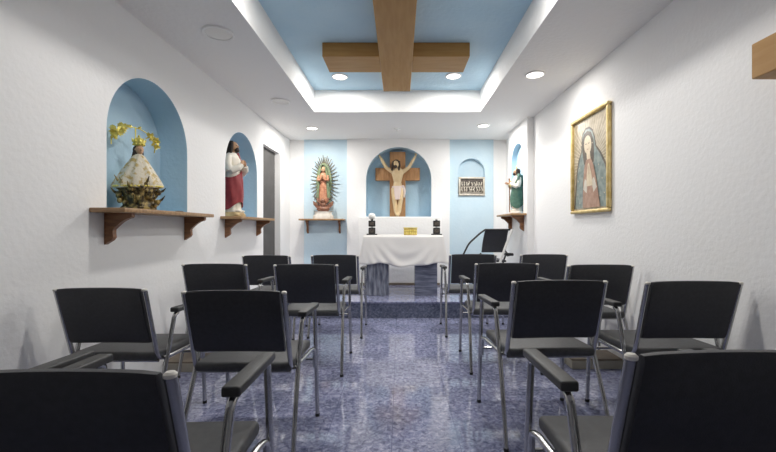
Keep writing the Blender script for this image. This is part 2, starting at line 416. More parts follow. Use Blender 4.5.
# ------------------------------------------------------------------ statues (face -y in their own frame)
def head(m, c, r, tilt=0):
    rot = Matrix.Rotation(tilt, 4, 'Y')
    m.ball(c, (r * 0.78, r * 0.88, r), 20, rot)
    m.ball(Vector(c) + Vector((0, -r * 0.35, -r * 0.45)), (r * 0.5, r * 0.5, r * 0.5), 14)
    m.ball(Vector(c) + Vector((0, -r * 0.92, -r * 0.12)), (r * 0.14, r * 0.22, r * 0.26), 10)
    for sx in (-1, 1):
        m.ball(Vector(c) + Vector((sx * r * 0.3, -r * 0.74, r * 0.2)), (r * 0.22, r * 0.14, r * 0.08), 10)
        m.ball(Vector(c) + Vector((sx * r * 0.78, 0.02 * r, -r * 0.05)), (r * 0.1, r * 0.18, r * 0.25), 8)
    m.ball(Vector(c) + Vector((0, -r * 0.8, -r * 0.5)), (r * 0.26, r * 0.12, r * 0.07), 10)
def eyes(m, c, r):
    for sx in (-1, 1):
        m.ball(Vector(c) + Vector((sx * r * 0.3, -r * 0.82, r * 0.06)), (r * 0.15, r * 0.07, r * 0.08), 10)
def hand(m, wrist, direc, side, L):
    d = Vector(direc).normalized(); sd = (Vector(side) - d * Vector(side).dot(d)).normalized(); w = Vector(wrist)
    m.tube([w, w + d * L * 0.5], [L * 0.17, L * 0.22], 10)
    for i, ln in enumerate((0.42, 0.5, 0.47, 0.36)):
        b = w + d * L * 0.45 + sd * (i - 1.5) * L * 0.12
        m.tube([b, b + d * L * ln * 0.6, b + d * L * ln + Vector((0, 0, -0.04 * L))], [L * 0.065, L * 0.06, L * 0.045], 6)
    b = w + d * L * 0.15 - sd * L * 0.2
    m.tube([b, b + d * L * 0.25 - sd * L * 0.14, b + d * L * 0.42 - sd * L * 0.14], [L * 0.075, L * 0.065, L * 0.05], 6)

# --- crowned cream statue in the first niche
t = thing('crowned_statue', 'small crowned statue in a wide cream and gold gown on a dark gilt base', 'statue', (-1.79, 2.64, SZ + 0.0005), 1.0)
m = MB(); m.rings([(0.0, 0, 0, .105, .085), (0.02, 0, 0, .108, .088), (0.03, 0, 0, .095, .078), (0.06, 0, 0, .088, .072), (0.12, 0, 0, .10, .08), (0.165, 0, 0, .11, .08)], 32)
rnd = random.Random(3)
for i in range(46):
    a = 2 * PI * i / 46 * 3.02; z = 0.03 + 0.13 * ((i * 0.618) % 1); q = 0.85 + 0.3 * rnd.random()
    p = Vector((0.105 * q * math.cos(a), 0.082 * q * math.sin(a), z))
    m.ball(p, 0.012 + 0.008 * rnd.random(), 8)
    if i % 2 == 0:
        o = Vector((math.cos(a), math.sin(a), 0.3 + 0.6 * rnd.random())) * 0.045
        m.tube([p, p + o * 0.6, p + o + Vector((0, 0, 0.012))], [0.008, 0.007, 0.002], 6)
base = m.build('ornate_base', M_bronze, t); base.scale = (1, 1, 1.16)
m = MB(); m.rings([(0.135, 0, 0, .150, .090, .05, 9, 0), (0.150, 0, 0, .152, .094, .05, 9, .2), (0.20, 0, 0, .132, .085, .045, 9, .3), (0.27, 0, 0, .098, .068, .04, 9, .4),
                   (0.33, 0, 0, .064, .05, .03, 9, .5), (0.375, 0, 0, .036, .032, .02, 9, .5), (0.392, 0, 0, .016, .016)], 72)
for v in m.bm.verts: v.co.z += max(0, .30 - v.co.z) * (.28 * v.co.x + .12) * 1.2
gown = m.build('gown', M_brocade, t)
m = MB()
for k in range(44):
    a = 2 * PI * k / 44; m.ball((.148 * math.cos(a), .092 * math.sin(a), .146), (.010, .009, .008), 8)
for v in m.bm.verts: v.co.z += max(0, .30 - v.co.z) * (.28 * v.co.x + .12) * 1.2
m.build('gown_hem', M_gold, gown)
m = MB(); head(m, Vector((0, -0.004, 0.420)), 0.033); m.tube([(0, 0, .38), (0, 0, .41)], [.018, .014], 10); h = m.build('head', M_skin, t); remesh(h, 0.003, 2)
m = MB(); m.ball((0, 0.010, 0.418), (.033, .030, .036), 14); m.rings([(0.34, 0, .018, .046, .03), (0.38, 0, .014, .036, .026), (0.42, 0, .010, .030, .026)], 24); m.build('hair', M_hair, h)
m = MB(); m.lathe([(.026, .446), (.030, .452), (.036, .470), (.037, .478), (.030, .492), (.016, .502), (.006, .506), (.008, .514), (.003, .522)], seg=20)
for k in range(10):
    a = 2 * PI * k / 10; m.ball((.033 * math.cos(a), .033 * math.sin(a), .455), .0065, 8)
    m.tube([(.036 * math.cos(a), .036 * math.sin(a), .474), (.042 * math.cos(a), .042 * math.sin(a), .496)], [.006, .002], 6)
m.build('crown', M_gold, t)
m = MB()                                                                     # gilt flower garland arching over the crown
arc = []
for k in range(17):
    a = PI * (1.04 - 1.12 * k / 16); arc.append(Vector((.135 * math.cos(a) - 0.01, .05, .455 + .125 * math.sin(a))))
m.tube(arc, .0035, 6); m.tube([(0, .045, .30), (0, .05, .58)], .004, 6)
m.build('garland_wire', M_gold, t)
def blossom(c, R, seed):
    m = MB(); q = random.Random(seed); c = Vector(c)
    for k in range(26):
        d = Vector((q.uniform(-1, 1), q.uniform(-.6, .6), q.uniform(-1, 1))); d.normalize()
        e = c + d * R * q.uniform(.35, .8); w = d.cross(Vector((0, 1, 0.2))).normalized() * R * 0.22
        f = c + d * R * q.uniform(0.9, 1.25); n = d.cross(w).normalized() * R * 0.10
        m.prism([c + n * .3, e - w + n, f, e + w - n], n * 0.5)
    m.ball(c, R * .3, 10); m.build('gilt_flower', M_gold, t, smooth=False)
for i, (x, z, R) in enumerate(((-.120, .530, .042), (-.085, .560, .036), (-.135, .495, .026), (-.045, .575, .016), (.02, .578, .012), (.085, .530, .030), (.118, .500, .034), (.130, .462, .022))):
    blossom((x, .03, z), R, i)
tag(MB.build((lambda m: (m.lathe([(.03, 0), (.034, .006), (.028, .016), (.012, .018)], (0, 0, 0), 20), m)[1])(MB()), 'small_dish', M_dark, None, True, (-1.72, 3.0, SZ + 0.0005)),
    'tiny dark round dish on the shelf beside the crowned statue', 'dish')

# --- bearded statue, white tunic and red mantle
def robed_man(t, S, tunic, mantle, m_base, staff=False, wide=1.2):
    m = MB(); m.rings([(0, 0, 0, .14, .12, .04, 5, 0), (.03, 0, 0, .145, .125, .05, 5, .4), (.06, 0, 0, .125, .105, .04, 5, .8)], 36)
    m.build('statue_base', m_base, t).scale = (S * wide, S * wide, S)
    m = MB()
    m.rings([(.06, 0, 0, .105, .085, .05, 9, 0), (.12, 0, 0, .098, .078, .055, 9, .2), (.30, 0, .0, .092, .074, .05, 9, .4), (.48, 0, 0, .098, .072, .035, 9, .6),
             (.58, 0, 0, .094, .068, .02, 8, .8), (.68, 0, 0, .108, .070, .015, 8, 1), (.76, 0, .004, .122, .064, .01, 8, 1), (.80, 0, .006, .098, .05), (.83, 0, .004, .045, .036)], 60)
    for sx in (-1, 1):
        m.tube([(sx * .112, .004, .775), (sx * .140, -.004, .66), (sx * .138, -.03, .575)], [.036, .040, .046], 14)
        m.tube([(sx * .138, -.03, .575), (sx * .09, -.095, .62), (sx * .05, -.115, .665)], [.046, .040, .030], 14)
        m.ball((sx * .05, -.06, .075), (.026, .055, .02), 10)
    b = m.build('robed_body', tunic, t); remesh(b, .007, 3); b.scale = (S * wide, S * wide, S)
    m = MB(); c = Vector((0, -.006, .915)); head(m, c, .062); m.tube([(0, .006, .80), (0, 0, .89)], [.032, .028], 12)
    h = m.build('head', M_skin, t); remesh(h, .005, 2); h.scale = (S * 1.08, S * 1.08, S)
    m = MB(); m.ball((0, .018, .925), (.060, .056, .062), 18)
    m.rings([(.76, 0, .04, .062, .034, .05, 7, 0), (.83, 0, .036, .062, .038, .05, 7, 0), (.92, 0, .022, .06, .044)], 30)
    m.ball((0, -.052, .862), (.032, .028, .030), 12); m.ball((0, -.062, .885), (.028, .012, .008), 10)
    for sx in (-1, 1):
        m.tube([(sx * .05, -.012, .955), (sx * .058, -.01, .88), (sx * .066, -.004, .80)], [.018, .022, .014], 10)
        m.ball((sx * .019, -.056, .922), (.010, .006, .004), 8)
    m.build('hair', M_hair, h)
    # mantle: an open wrap from the left shoulder round the hips
    m = MB(); R = []
    n = 40
    for k in range(13):
        f = k / 12; z = .15 + .42 * f; ring = []
        for i in range(n):
            a = 2 * PI * i / n
            rx = .124 - .016 * f; ry = .100 - .016 * f + .012 * math.sin(PI * f); w = 1 + .04 * math.sin(7 * a + 5 * f) + .02 * math.sin(13 * a)
            ring.append(Vector((rx * w * math.cos(a), ry * w * math.sin(a), z + .055 * math.cos(a) * (.3 + f) - (1 - f) * .045 * math.cos(a * 2 + .6))))
        R.append(ring)
    R2 = [[Vector((p.x * .93, p.y * .93, p.z)) for p in r] for r in reversed(R)]
    m.loft(R + R2 + [R[0]], cap=False)
    sash = [Vector((.10, -.04, .62)), Vector((.135, -.015, .70)), Vector((.105, .0, .80)), Vector((.05, .06, .78)), Vector((-.02, .088, .66)), Vector((-.09, .07, .56))]
    for p0 in (0, .018, -.018):
        m.tube([q + Vector((p0 * .4, 0, p0 * 2)) for q in sash], [.026, .030, .030, .032, .034, .03], 10, rounded=.04) if False else m.tube([q + Vector((p0 * .4, 0, p0 * 2)) for q in sash], .027, 10)
    mm = m.build('mantle', mantle, t); mm.scale = (S * wide, S * wide, S)
    for sx in (-1, 1):
        m = MB()
        if staff and sx < 0: hand(m, (sx * .05, -.115, .665), (-.1, -1, .25), (0, .1, 1), .085)
        else: hand(m, (sx * .05, -.112, .665), (-sx * .6, -.15, 1), (1, 0, 0), .085)
        o = m.build('hand', M_skin, t); o.scale = (S * wide, S * wide, S)
t = thing('robed_statue', 'bearded statue in a white tunic and dark red mantle in the left niche', 'statue', (-1.79, 4.12, SZ + 0.0005), PI / 2)
robed_man(t, .83, M_tunic, M_red, M_rock)
t = thing('robed_statue', 'bearded statue in a white robe and green mantle holding a staff', 'statue', (1.565, 5.16, 1.2355), -PI / 2)
robed_man(t, .62, M_tunic, M_green, M_white2, True, 1.25)
m = MB(); m.tube([(-.040, -.084, .025), (-.040, -.086, .28), (-.040, -.088, .47)], [.007, .007, .009], 8); m.ball((-.040, -.088, .475), .011, 10); m.build('staff', M_wood, t)
m = MB(); m.rings([(.30, 0, 0, .035, .012), (.33, 0, 0, .04, .016), (.36, 0, 0, .035, .012)], 20); o = m.build('medallion', M_gold, t); o.location = (0.0, -.078, .07)
m = MB(); m.tube([(0, 0, 0), (.004, -.003, .022), (0, 0, .045)], [.008, .010, .001], 8); o = m.build('flame', M_gold, t); o.location = (0, 0, .605)

# --- statue with rays on the left blue bay
t = thing('rayed_statue', 'statue in a rose robe and green mantle ringed by gilt rays', 'statue', (-1.175, YB - 0.15, 1.1905), 0)
m = MB(); m.rings([(0, 0, 0, .16, .085), (.05, 0, 0, .155, .082), (.06, 0, 0, .135, .075), (.10, 0, 0, .13, .07), (.115, 0, 0, .145, .075)], 36); m.build('pedestal', M_white2, t)
m = MB()
m.ball((0, -.02, .215), (.052, .045, .055), 16); m.ball((0, -.045, .275), (.034, .032, .038), 14); m.ball((0, -.01, .15), (.10, .06, .05), 16)
for sx in (-1, 1):
    m.prism([Vector((sx * .03, -.03, .19)), Vector((sx * .085, -.02, .235)), Vector((sx * .155, -.01, .275)), Vector((sx * .15, -.01, .215)), Vector((sx * .10, -.02, .165)), Vector((sx * .05, -.03, .15))], (0, .022, 0))
    m.tube([(sx * .04, -.03, .23), (sx * .075, -.04, .265), (sx * .08, -.03, .32)], [.018, .016, .012], 8)
m.build('winged_cherub', M_angel, t)
m = MB(); P = []
for k in range(21):
    a = PI * (1.0 + k / 20); P.append((.135 * math.cos(a), -.02, .36 + .085 * math.sin(a)))
m.tube(P, [.003] + [.012] * 19 + [.003], 8); m.build('crescent', M_dark, t)
m = MB(); m.rings([(.28, 0, 0, .085, .05, .06, 8, 0), (.34, 0, 0, .082, .05, .07, 8, .3), (.50, 0, 0, .07, .046, .06, 8, .6), (.60, 0, 0, .066, .044, .03, 8, .8), (.70, 0, 0, .072, .044, .02, 8, 1), (.745, 0, 0, .05, .034), (.765, 0, 0, .022, .02)], 48)
for sx in (-1, 1):
    m.tube([(sx * .07, 0, .715), (sx * .085, -.02, .63), (sx * .045, -.065, .63), (sx * .012, -.078, .665)], [.026, .028, .022, .014], 12)
rb = m.build('robe', M_pink, t); remesh(rb, .006, 2); rb.scale = (.88, .95, .93)
m = MB(); R = []
for z, rx, ry in ((.27, .125, .062), (.36, .128, .066), (.50, .112, .064), (.62, .104, .062), (.70, .100, .060), (.76, .078, .056), (.82, .060, .056), (.87, .050, .050), (.895, .022, .024)):
    ring = []
    for k in range(30):
        a = -PI * .28 + PI * 1.56 * k / 29
        w = 1 + .05 * math.sin(9 * a + z * 9) * (1 if z < .72 else .2)
        ring.append(Vector((rx * w * math.cos(a), .012 + ry * w * math.sin(a), z)))
    inner = [Vector((p.x * .9, .012 + (p.y - .012) * .88, p.z)) for p in reversed(ring)]
    R.append(ring + inner)
m.loft(R, cap=True); m.build('mantle', M_green2, t).scale = (.86, .95, .93)
m = MB(); head(m, Vector((.004, -.008, .81)), .046, .15); m.tube([(0, 0, .75), (0, 0, .79)], [.022, .02], 10); h = m.build('head', M_skin, t); remesh(h, .004, 2); h.scale = (.93, .93, .93)
m = MB(); m.ball((0, .010, .822), (.044, .040, .044), 16); m.rings([(.73, 0, .012, .05, .03), (.80, 0, .008, .044, .032), (.83, 0, .008, .038, .032)], 20); m.build('hair', M_hair, h)
m = MB()
for sx in (-1, 1): hand(m, (sx * .012, -.076, .66), (-sx * .12, -.25, 1), (0, 1, 0.2), .06)
m.build('hands', M_skin, t).scale = (.93, .95, .93)
m = MB()                                                                     # the ring of rays
for k in range(36):
    a = -PI * .40 + PI * 1.80 * k / 35
    lx, lz = math.cos(a), math.sin(a); c = Vector((0, .055, .56))
    c = Vector((0, .055, .585)); p0 = c + Vector((lx * .10, 0, lz * .27)); L = k % 2
    p1 = c + Vector((lx * (.215 - .025 * L), 0, lz * (.405 - .03 * L)))
    d = (p1 - p0).normalized(); n = Vector((-d.z, 0, d.x)) * .0095
    m.prism([p0 - n, p0 + n, p1 + n * .45, p1 - n * .45], (0, .010, 0))
m.build('ray_halo', M_ray, t, smooth=False)
m = MB(); R = []
for zz in (.045, .056):
    R.append([Vector((.118 * math.cos(2*PI*k/40), zz, .575 + .29 * math.sin(2*PI*k/40))) for k in range(40)])
m.loft(R); m.build('halo_backing', M_green2, t)

# --- crucifix in the big niche
CX, CY, CZ = -0.038, YC + 0.135, 1.2262
t = thing('crucifix', 'large wooden crucifix with a pale carved figure standing in the arched altar niche', 'crucifix', (CX, CY, CZ))
m = MB(); m.box((-.125, 0, 0), (.125, .075, 1.03), .005, 1); m.build('upright', M_cruc, t)
for sx in (-1, 1):
    x0, x1 = sorted((sx * .1255, sx * .352)); m = MB(); m.box((x0, .004, .575), (x1, .072, .775), .005, 1); m.build('cross_arm', M_cruc, t)
m = MB(); F = -.07
m.tube([(0, F, .02), (0, F - .01, .10)], [.030, .028], 10)
for sx in (-1, 1):
    m.tube([(sx * .055, F - .005, .44), (sx * .048, F - .04, .27), (sx * .026, F - .012, .08), (sx * .012, F - .02, .03)], [.050, .038, .030, .020], 14)
    m.tube([(sx * .012, F - .02, .05), (sx * .008, F - .055, .015)], [.024, .016], 10)
    m.tube([(sx * .085, F, .705), (sx * .175, F - .005, .765), (sx * .245, F + .005, .885), (sx * .285, F + .02, .955)], [.036, .028, .024, .016], 14)
    hand(m, (sx * .284, F + .02, .95), (sx * .32, -.05, 1), (1, 0, 0), .075)
m.rings([(.40, 0, F, .074, .056), (.46, 0, F, .076, .056), (.54, 0, F, .060, .046), (.62, 0, F - .004, .080, .056), (.69, 0, F - .004, .098, .058), (.73, 0, F, .092, .050), (.765, 0, F, .045, .04)], 32)
m.tube([(0, F, .74), (-.012, F - .03, .79)], [.034, .032], 12)
head(m, Vector((-.022, F - .05, .815)), .056, -.3)
f = m.build('carved_figure', M_skin2, t); remesh(f, .006, 2)
m = MB(); m.ball((-.020, F - .027, .835), (.056, .052, .054), 16); m.ball((-.032, F - .092, .768), (.028, .024, .026), 12)
for sx in (-1, 1): m.tube([(-.02 + sx * .040, F - .055, .860), (-.024 + sx * .050, F - .05, .79), (-.034 + sx * .054, F - .045, .715)], [.020, .022, .012], 10)
m.build('hair', M_hair, f)
m = MB(); m.rings([(.265, 0, F - .02, .088, .066, .05, 9, 0), (.33, 0, F - .015, .098, .074, .05, 9, .3), (.42, 0, F - .005, .105, .077, .04, 9, .6), (.475, 0, F, .098, .070, .03, 9, .9)], 48)
m.tube([(.09, F - .02, .46), (.125, F - .03, .40), (.115, F - .02, .30)], [.03, .028, .014], 10); m.ball((.092, F - .03, .46), .032, 12)
lc = m.build('loincloth', M_loin, f); lc.scale = (.88, .95, 1)

# ------------------------------------------------------------------ plaque and picture
t = thing('relief_plaque', 'silver framed plaque with a dark crowded relief in the shallow blue arch', 'plaque', (1.118, YB - 0.032, 1.70), 0)
W2, H2 = .205, .145
m = MB()
for x0, x1, z0, z1 in ((-W2, W2, H2 - .03, H2), (-W2, W2, -H2, -H2 + .03), (-W2, -W2 + .03, -H2 + .03, H2 - .03), (W2 - .03, W2, -H2 + .03, H2 - .03)):
    m.box((x0, -.028, z0), (x1, -.001, z1), .006, 2)
m.build('plaque_frame', M_silver, t)
m = MB(); m.box((-W2 + .029, -.012, -H2 + .029), (W2 - .029, -.002, H2 - .029)); m.build('plaque_ground', M_dark, t, smooth=False)
m = MB(); q = random.Random(11)
for r_ in range(2):
    for k in range(9):
        x = -.155 + .31 * k / 8; z = .032 - .085 * r_
        m.ball((x, -.016, z + .028 + q.uniform(-.008, .008)), (.011, .008, .013), 8)
        m.tube([(x, -.014, z + .018), (x + q.uniform(-.02, .02), -.017, z - .004), (x + q.uniform(-.014, .014), -.014, z - .028)], [.008, .013, .007], 8)
m.box((-.165, -.018, -.014), (.165, -.010, -.004), .002, 1); m.box((-.165, -.018, -.098), (.165, -.010, -.088), .002, 1)
m.build('relief_figures', M_silver, t)

t = thing('framed_picture', 'gold framed picture of a veiled praying figure on the right wall', 'picture', (XR - 0.001, 3.340, 1.615), -PI / 2)
W2, H2, fw = .332, .435, .030
m = MB()
for x0, x1, z0, z1 in ((-W2, W2, H2 - fw, H2), (-W2, W2, -H2, -H2 + fw), (-W2, -W2 + fw, -H2 + fw, H2 - fw), (W2 - fw, W2, -H2 + fw, H2 - fw)):
    m.box((x0, -.038, z0), (x1, -.001, z1), .012, 3)
    cx, cz = (x0 + x1) / 2, (z0 + z1) / 2
m.build('picture_frame', M_frame, t)
PC = [mat('picture ' + n, c, .35, col2=c2, nscale=22, detail=5) for n, c, c2 in (
    ('ground', (.34, .28, .19), (.50, .43, .32)), ('pale rays', (.52, .45, .32), (.62, .55, .42)), ('mantle', (.16, .21, .20), (.30, .34, .31)),
    ('veil edge', (.08, .065, .05), (.14, .11, .08)), ('face', (.62, .52, .36), (.70, .60, .45)), ('rose robe', (.34, .19, .13), (.45, .29, .21)), ('cuff', (.55, .50, .42), (.62, .58, .5)))]
m = MB(); d = -.010
def lay(mi, pts):
    global d
    m.mi = mi; d -= .0006
    m.face([(x if mi < 2 and len(pts) == 4 else max(-.30, min(.30, (x * (1.06 if z > .05 else 1.06 + .5 * (.05 - z))) - .10 * (z + .1))), d, z) for x, z in pts])
def ell(cx, cz, rx, rz, n=28): return [(cx + rx * math.cos(2*PI*k/n), cz + rz * math.sin(2*PI*k/n)) for k in range(n)]
lay(0, [(-W2 + fw - .002, -H2 + fw - .002), (W2 - fw + .002, -H2 + fw - .002), (W2 - fw + .002, H2 - fw + .002), (-W2 + fw - .002, H2 - fw + .002)])
q = random.Random(5); dd = d - .0006
for k in range(34):
    a = -.25 + (PI + .5) * k / 33; r1 = .40 + .10 * (k % 2)
    px, pz = r1 * math.cos(a), .0 + r1 * math.sin(a)
    f = min(1, (W2 - fw - .006) / max(1e-4, abs(px)), (H2 - fw - .006) / max(1e-4, abs(pz)))
    px *= f; pz *= f; n = (-math.sin(a) * .008, math.cos(a) * .008)
    d = dd; lay(1, [(n[0], n[1]), (-n[0], -n[1]), (px - n[0] * .5, pz - n[1] * .5), (px + n[0] * .5, pz + n[1] * .5)])
d = dd - .0006
mant = [(-.235, -.388), (-.215, -.20), (-.20, -.06), (-.165, .05), (-.115, .12), (-.105, .20), (-.085, .265), (-.03, .305), (.03, .30), (.075, .265), (.10, .20), (.115, .12), (.175, .05), (.225, -.05), (.25, -.20), (.26, -.388)]
lay(3, [(x * 1.10, min(z * 1.03 + .008, .33) if z > -.38 else z) for x, z in mant]); lay(2, mant)
lay(3, [(-.085, .0), (-.105, .12), (-.10, .21), (-.065, .27), (-.005, .288), (.055, .265), (.088, .19), (.09, .11), (.075, .0)])
lay(4, ell(-.008, .165, .062, .082)); lay(4, [(-.03, .02), (-.035, .11), (.025, .11), (.03, .02)])
lay(3, ell(-.032, .175, .013, .004, 10)); lay(3, ell(.016, .175, .013, .004, 10)); lay(5, ell(-.008, .125, .014, .005, 10))
lay(4, [(-.004, .175), (.001, .145), (-.013, .145)])
lay(5, [(-.115, -.388), (-.10, -.16), (-.075, -.03), (-.04, .035), (.04, .035), (.075, -.03), (.10, -.16), (.12, -.388)])
lay(6, [(-.10, -.22), (-.07, -.13), (-.03, -.16), (-.05, -.26)]); lay(6, [(.10, -.22), (.07, -.13), (.03, -.16), (.05, -.26)])
lay(4, [(-.045, -.20), (-.035, -.09), (-.012, -.01), (.0, .005), (.012, -.01), (.035, -.09), (.045, -.20)])
for k in (-1, 0, 1): lay(5, [(k * .011 - .0015, -.10), (k * .011 + .0015, -.10), (k * .006 + .001, -.02), (k * .006 - .001, -.02)])
for x, z in ((-.15, -.02), (-.17, -.14), (-.18, -.26), (.16, -.04), (.19, -.16), (.20, -.28), (-.09, .18), (.09, .16), (.14, -.30), (-.14, -.34)):
    lay(1, [(x + (.010 if k % 2 == 0 else .004) * math.cos(PI * k / 4), z + (.010 if k % 2 == 0 else .004) * math.sin(PI * k / 4)) for k in range(8)])
m.build('printed_image', PC, t, smooth=False, recalc=False)
m = MB(); m.box((-W2 + .02, -.0095, -H2 + .02), (W2 - .02, -.001, H2 - .02)); m.build('backing_board', M_beige, t, smooth=False)

# ------------------------------------------------------------------ altar
AX0, AX1, AY0, AY1, AZ = -0.45, 0.535, 4.90, 5.40, 0.955
t = thing('altar_table', 'altar table on two blue grey marble slabs under a white cloth', 'altar', ((AX0 + AX1) / 2, (AY0 + AY1) / 2, PZ))
hw, hd = (AX1 - AX0) / 2, (AY1 - AY0) / 2
m = MB(); m.box((-hw, -hd, AZ - PZ - .06), (hw, hd, AZ - PZ - .006), .004, 1); m.build('altar_top', M_altar, t)
for X0, X1, mt in ((-.43, -.145, M_altar), (.19, .475, M_altar2)):
    o_ = (AX0 + AX1) / 2
    for Y0, Y1 in ((-hd + .01, -hd + .30),):
        m = MB(); m.box((X0 - o_, Y0, 0.0005), (X1 - o_, Y1, AZ - PZ - .0605), .003, 1); m.build('marble_slab', mt, t)

# cloth: draped sheet with scalloped hem
m = MB()
def cloth_drop(u):                                    # hem height below table edge along the perimeter
    return .36
nx = 90; ex = .045
front = []; top = AZ
per = []
x0, x1, y0, y1 = AX0 - .012, AX1 + .012, AY0 - .012, AY1 + .012
rows = 16
def hem(u):   # u in 0..1 along the front
    return .355 + .045 * math.exp(-((u - .53) / .16) ** 2) + .012 * math.sin(u * 19)
path = []
for k in range(24): path.append(('l', k / 23, Vector((x0, y1 + (y0 - y1) * k / 23, 0)), Vector((-1, 0, 0))))
for k in range(1, nx): path.append(('f', k / nx, Vector((x0 + (x1 - x0) * k / nx, y0, 0)), Vector((0, -1, 0))))
for k in range(24): path.append(('r', k / 23, Vector((x1, y0 + (y1 - y0) * k / 23, 0)), Vector((1, 0, 0))))
R = []
for j in range(rows + 1):
    f = j / rows; ring = []
    for side, u, p, n in path:
        if side == 'f':
            drop = hem(u); g = 0
            for c, sp, w in ((.10, .05, .012), (.30, .07, .010), (.53, .17, -.014), (.75, .07, .010), (.90, .05, .012)):
                g += w * math.exp(-((u - c - (.5 - c) * .12 * f) / sp) ** 2)
            # swags: curved diagonal folds hanging between the corners
            g += .010 * math.sin(14 * f + 30 * (u - .53) ** 2 * 3) * math.sin(PI * u) * f
            out = .004 + f * .018 + g * f * 1.4
        else:
            drop = hem(0 if side == 'l' else 1); out = .004 + f * (.045 * (u if side == 'l' else 1 - u) + .02 + .014 * math.sin(u * 24))
        q = p + n * out; q.x += (u - .5) * .09 * f if side == 'f' else 0; q.z = top - .002 - drop * f
        if j == 0: q = p * 1.0; q.z = top
        ring.append(q)
    R.append(ring)
m.loft(R, cap=False, closed=False)
m.face([Vector((x0, y1, top)), Vector((x0, y0, top)), Vector((x1, y0, top)), Vector((x1, y1, top))])
cl = m.build('altar_cloth', M_cloth); sd = cl.modifiers.new('thick', 'SOLIDIFY'); sd.thickness = .003; sd.offset = -1
tag(cl, 'white cloth with a sagging hem draped over the altar', 'altar cloth')

def candle_stand(x, label, globe):
    t = thing('candle_stand', label, 'candle holder', (x, 5.12, AZ + .0005), 0, 'black stands on the altar')
    m = MB(); m.box((-.068, -.058, 0), (.068, .058, .018), .005, 2); m.build('base', M_blackp, t)
    for i in range(2):
        z = .019 + .094 * i
        m = MB(); m.box((-.044, -.044, z), (.044, .044, z + .080), .006, 2); o = m.build('block', M_blackp, t)
        m = MB(); m.box((-.030, -.0465, z + .016), (.030, -.0445, z + .062)); m.build('face_panel', M_dark, o, smooth=False)
        m = MB(); m.lathe([(.018, z + .0805), (.015, z + .086), (.018, z + .0935)], seg=16); m.build('spacer', M_whitetube if i == 0 else M_blackp, t)
    if globe:
        m = MB(); m.lathe([(.016, .2075), (.034, .215), (.047, .236), (.048, .256), (.040, .278), (.024, .290), (.006, .293)], seg=24); m.build('globe', M_glass, t)
    else:
        m = MB(); m.lathe([(.012, .2075), (.010, .22), (.004, .224)], seg=16); m.build('cap', M_whitetube, t)
candle_stand(-.372, 'black stacked block stand with a white globe on top, on the altar', True)
candle_stand(.485, 'black stacked block stand without a globe, on the altar', False)
t = thing('brass_box', 'small ornate golden box in the middle of the altar', 'box', (.135, 5.02, AZ + .0005))
m = MB(); m.box((-.085, -.05, 0), (.085, .05, .088), .006, 2); m.build('box_body', M_brass, t)
m = MB(); m.box((-.092, -.056, .0885), (.092, .056, .102), .004, 2); m.build('lid', M_gold, t)
m = MB(); q = random.Random(4)
for k in range(7):
    for j in range(2): m.ball((-.072 + .024 * k, -.0515, .026 + .034 * j), (.010, .005, .012), 8)
m.build('front_ornament', M_gold, t)
for sx in (-1, 1):
    for sy in (-1, 1): pass

# ------------------------------------------------------------------ folding chair at the altar
t = thing('folding_chair', 'black slung folding chair with one pale bar beside the right pilaster', 'chair', (1.25, 5.18, PZ), math.radians(4))
m = MB(); R = []
for k in range(9):
    f = k / 8; y = -.04 - .13 * f + .025 * math.sin(PI * f); z = .535 + .30 * f
    R.append([Vector((-.165 + .012 * f, y, z)), Vector((.165 - .012 * f, y, z)), Vector((.165 - .012 * f, y + .014, z + .003)), Vector((-.165 + .012 * f, y + .014, z + .003))])
m.loft(R); m.build('backrest', M_black, t)
m = MB(); m.box((-.18, -.02, .40), (.18, .36, .43), .01, 2); m.build('seat', M_black, t)
def leg(pts, mt, r=.012):
    m = MB(); m.tube(pts, r, 10, rounded=.05); m.build('leg', mt, t)
leg([(-.155, -.185, .840), (-.22, -.19, .80), (-.38, -.20, .66), (-.47, -.20, .48), (-.50, -.20, .006)], M_blackp)
leg([(.19, -.20, .840), (.10, -.21, .62), (.02, -.215, .40), (-.05, -.22, .006)], M_whitetube, .017)
leg([(.175, -.03, .52), (.185, .12, .40), (.19, .34, .006)], M_blackp)
leg([(-.175, -.03, .52), (-.185, .12, .40), (-.19, .34, .006)], M_blackp)
m = MB(); m.tube([(-.155, -.18, .838), (.19, -.19, .838)], .012, 10); m.build('top_rail', M_blackp, t)
m = MB(); m.box((.10, -.24, .50), (.20, -.14, .535), .01, 2); m.build('armrest', M_blackp, t)
m = MB(); m.tube([(.165, -.03, .545), (.165, -.16, .50), (.13, -.20, .50)], .010, 8); m.build('arm_bracket', M_blackp, t)

# ------------------------------------------------------------------ low boards against the side walls
for sx, x, y, lab in ((-1, XL + .002, 2.80, 'low beige step board with brown top against the left wall between chair rows'), (1, XR - .002, 2.86, 'low beige step board with brown top against the right wall between chair rows')):
    t = thing('step_board', lab, 'step', (x, y, 0), 0, 'low boards beside the side walls')
    x0, x1 = sorted((0, -sx * .38))
    m = MB(); m.box((x0, 0, .0005), (x1, .22, .062), .003, 1); m.build('step_body', M_beige, t)
    m = MB(); m.box((x0, .004, .0625), (x1, .22, .075), .003, 1); m.build('step_top', M_brown, t)

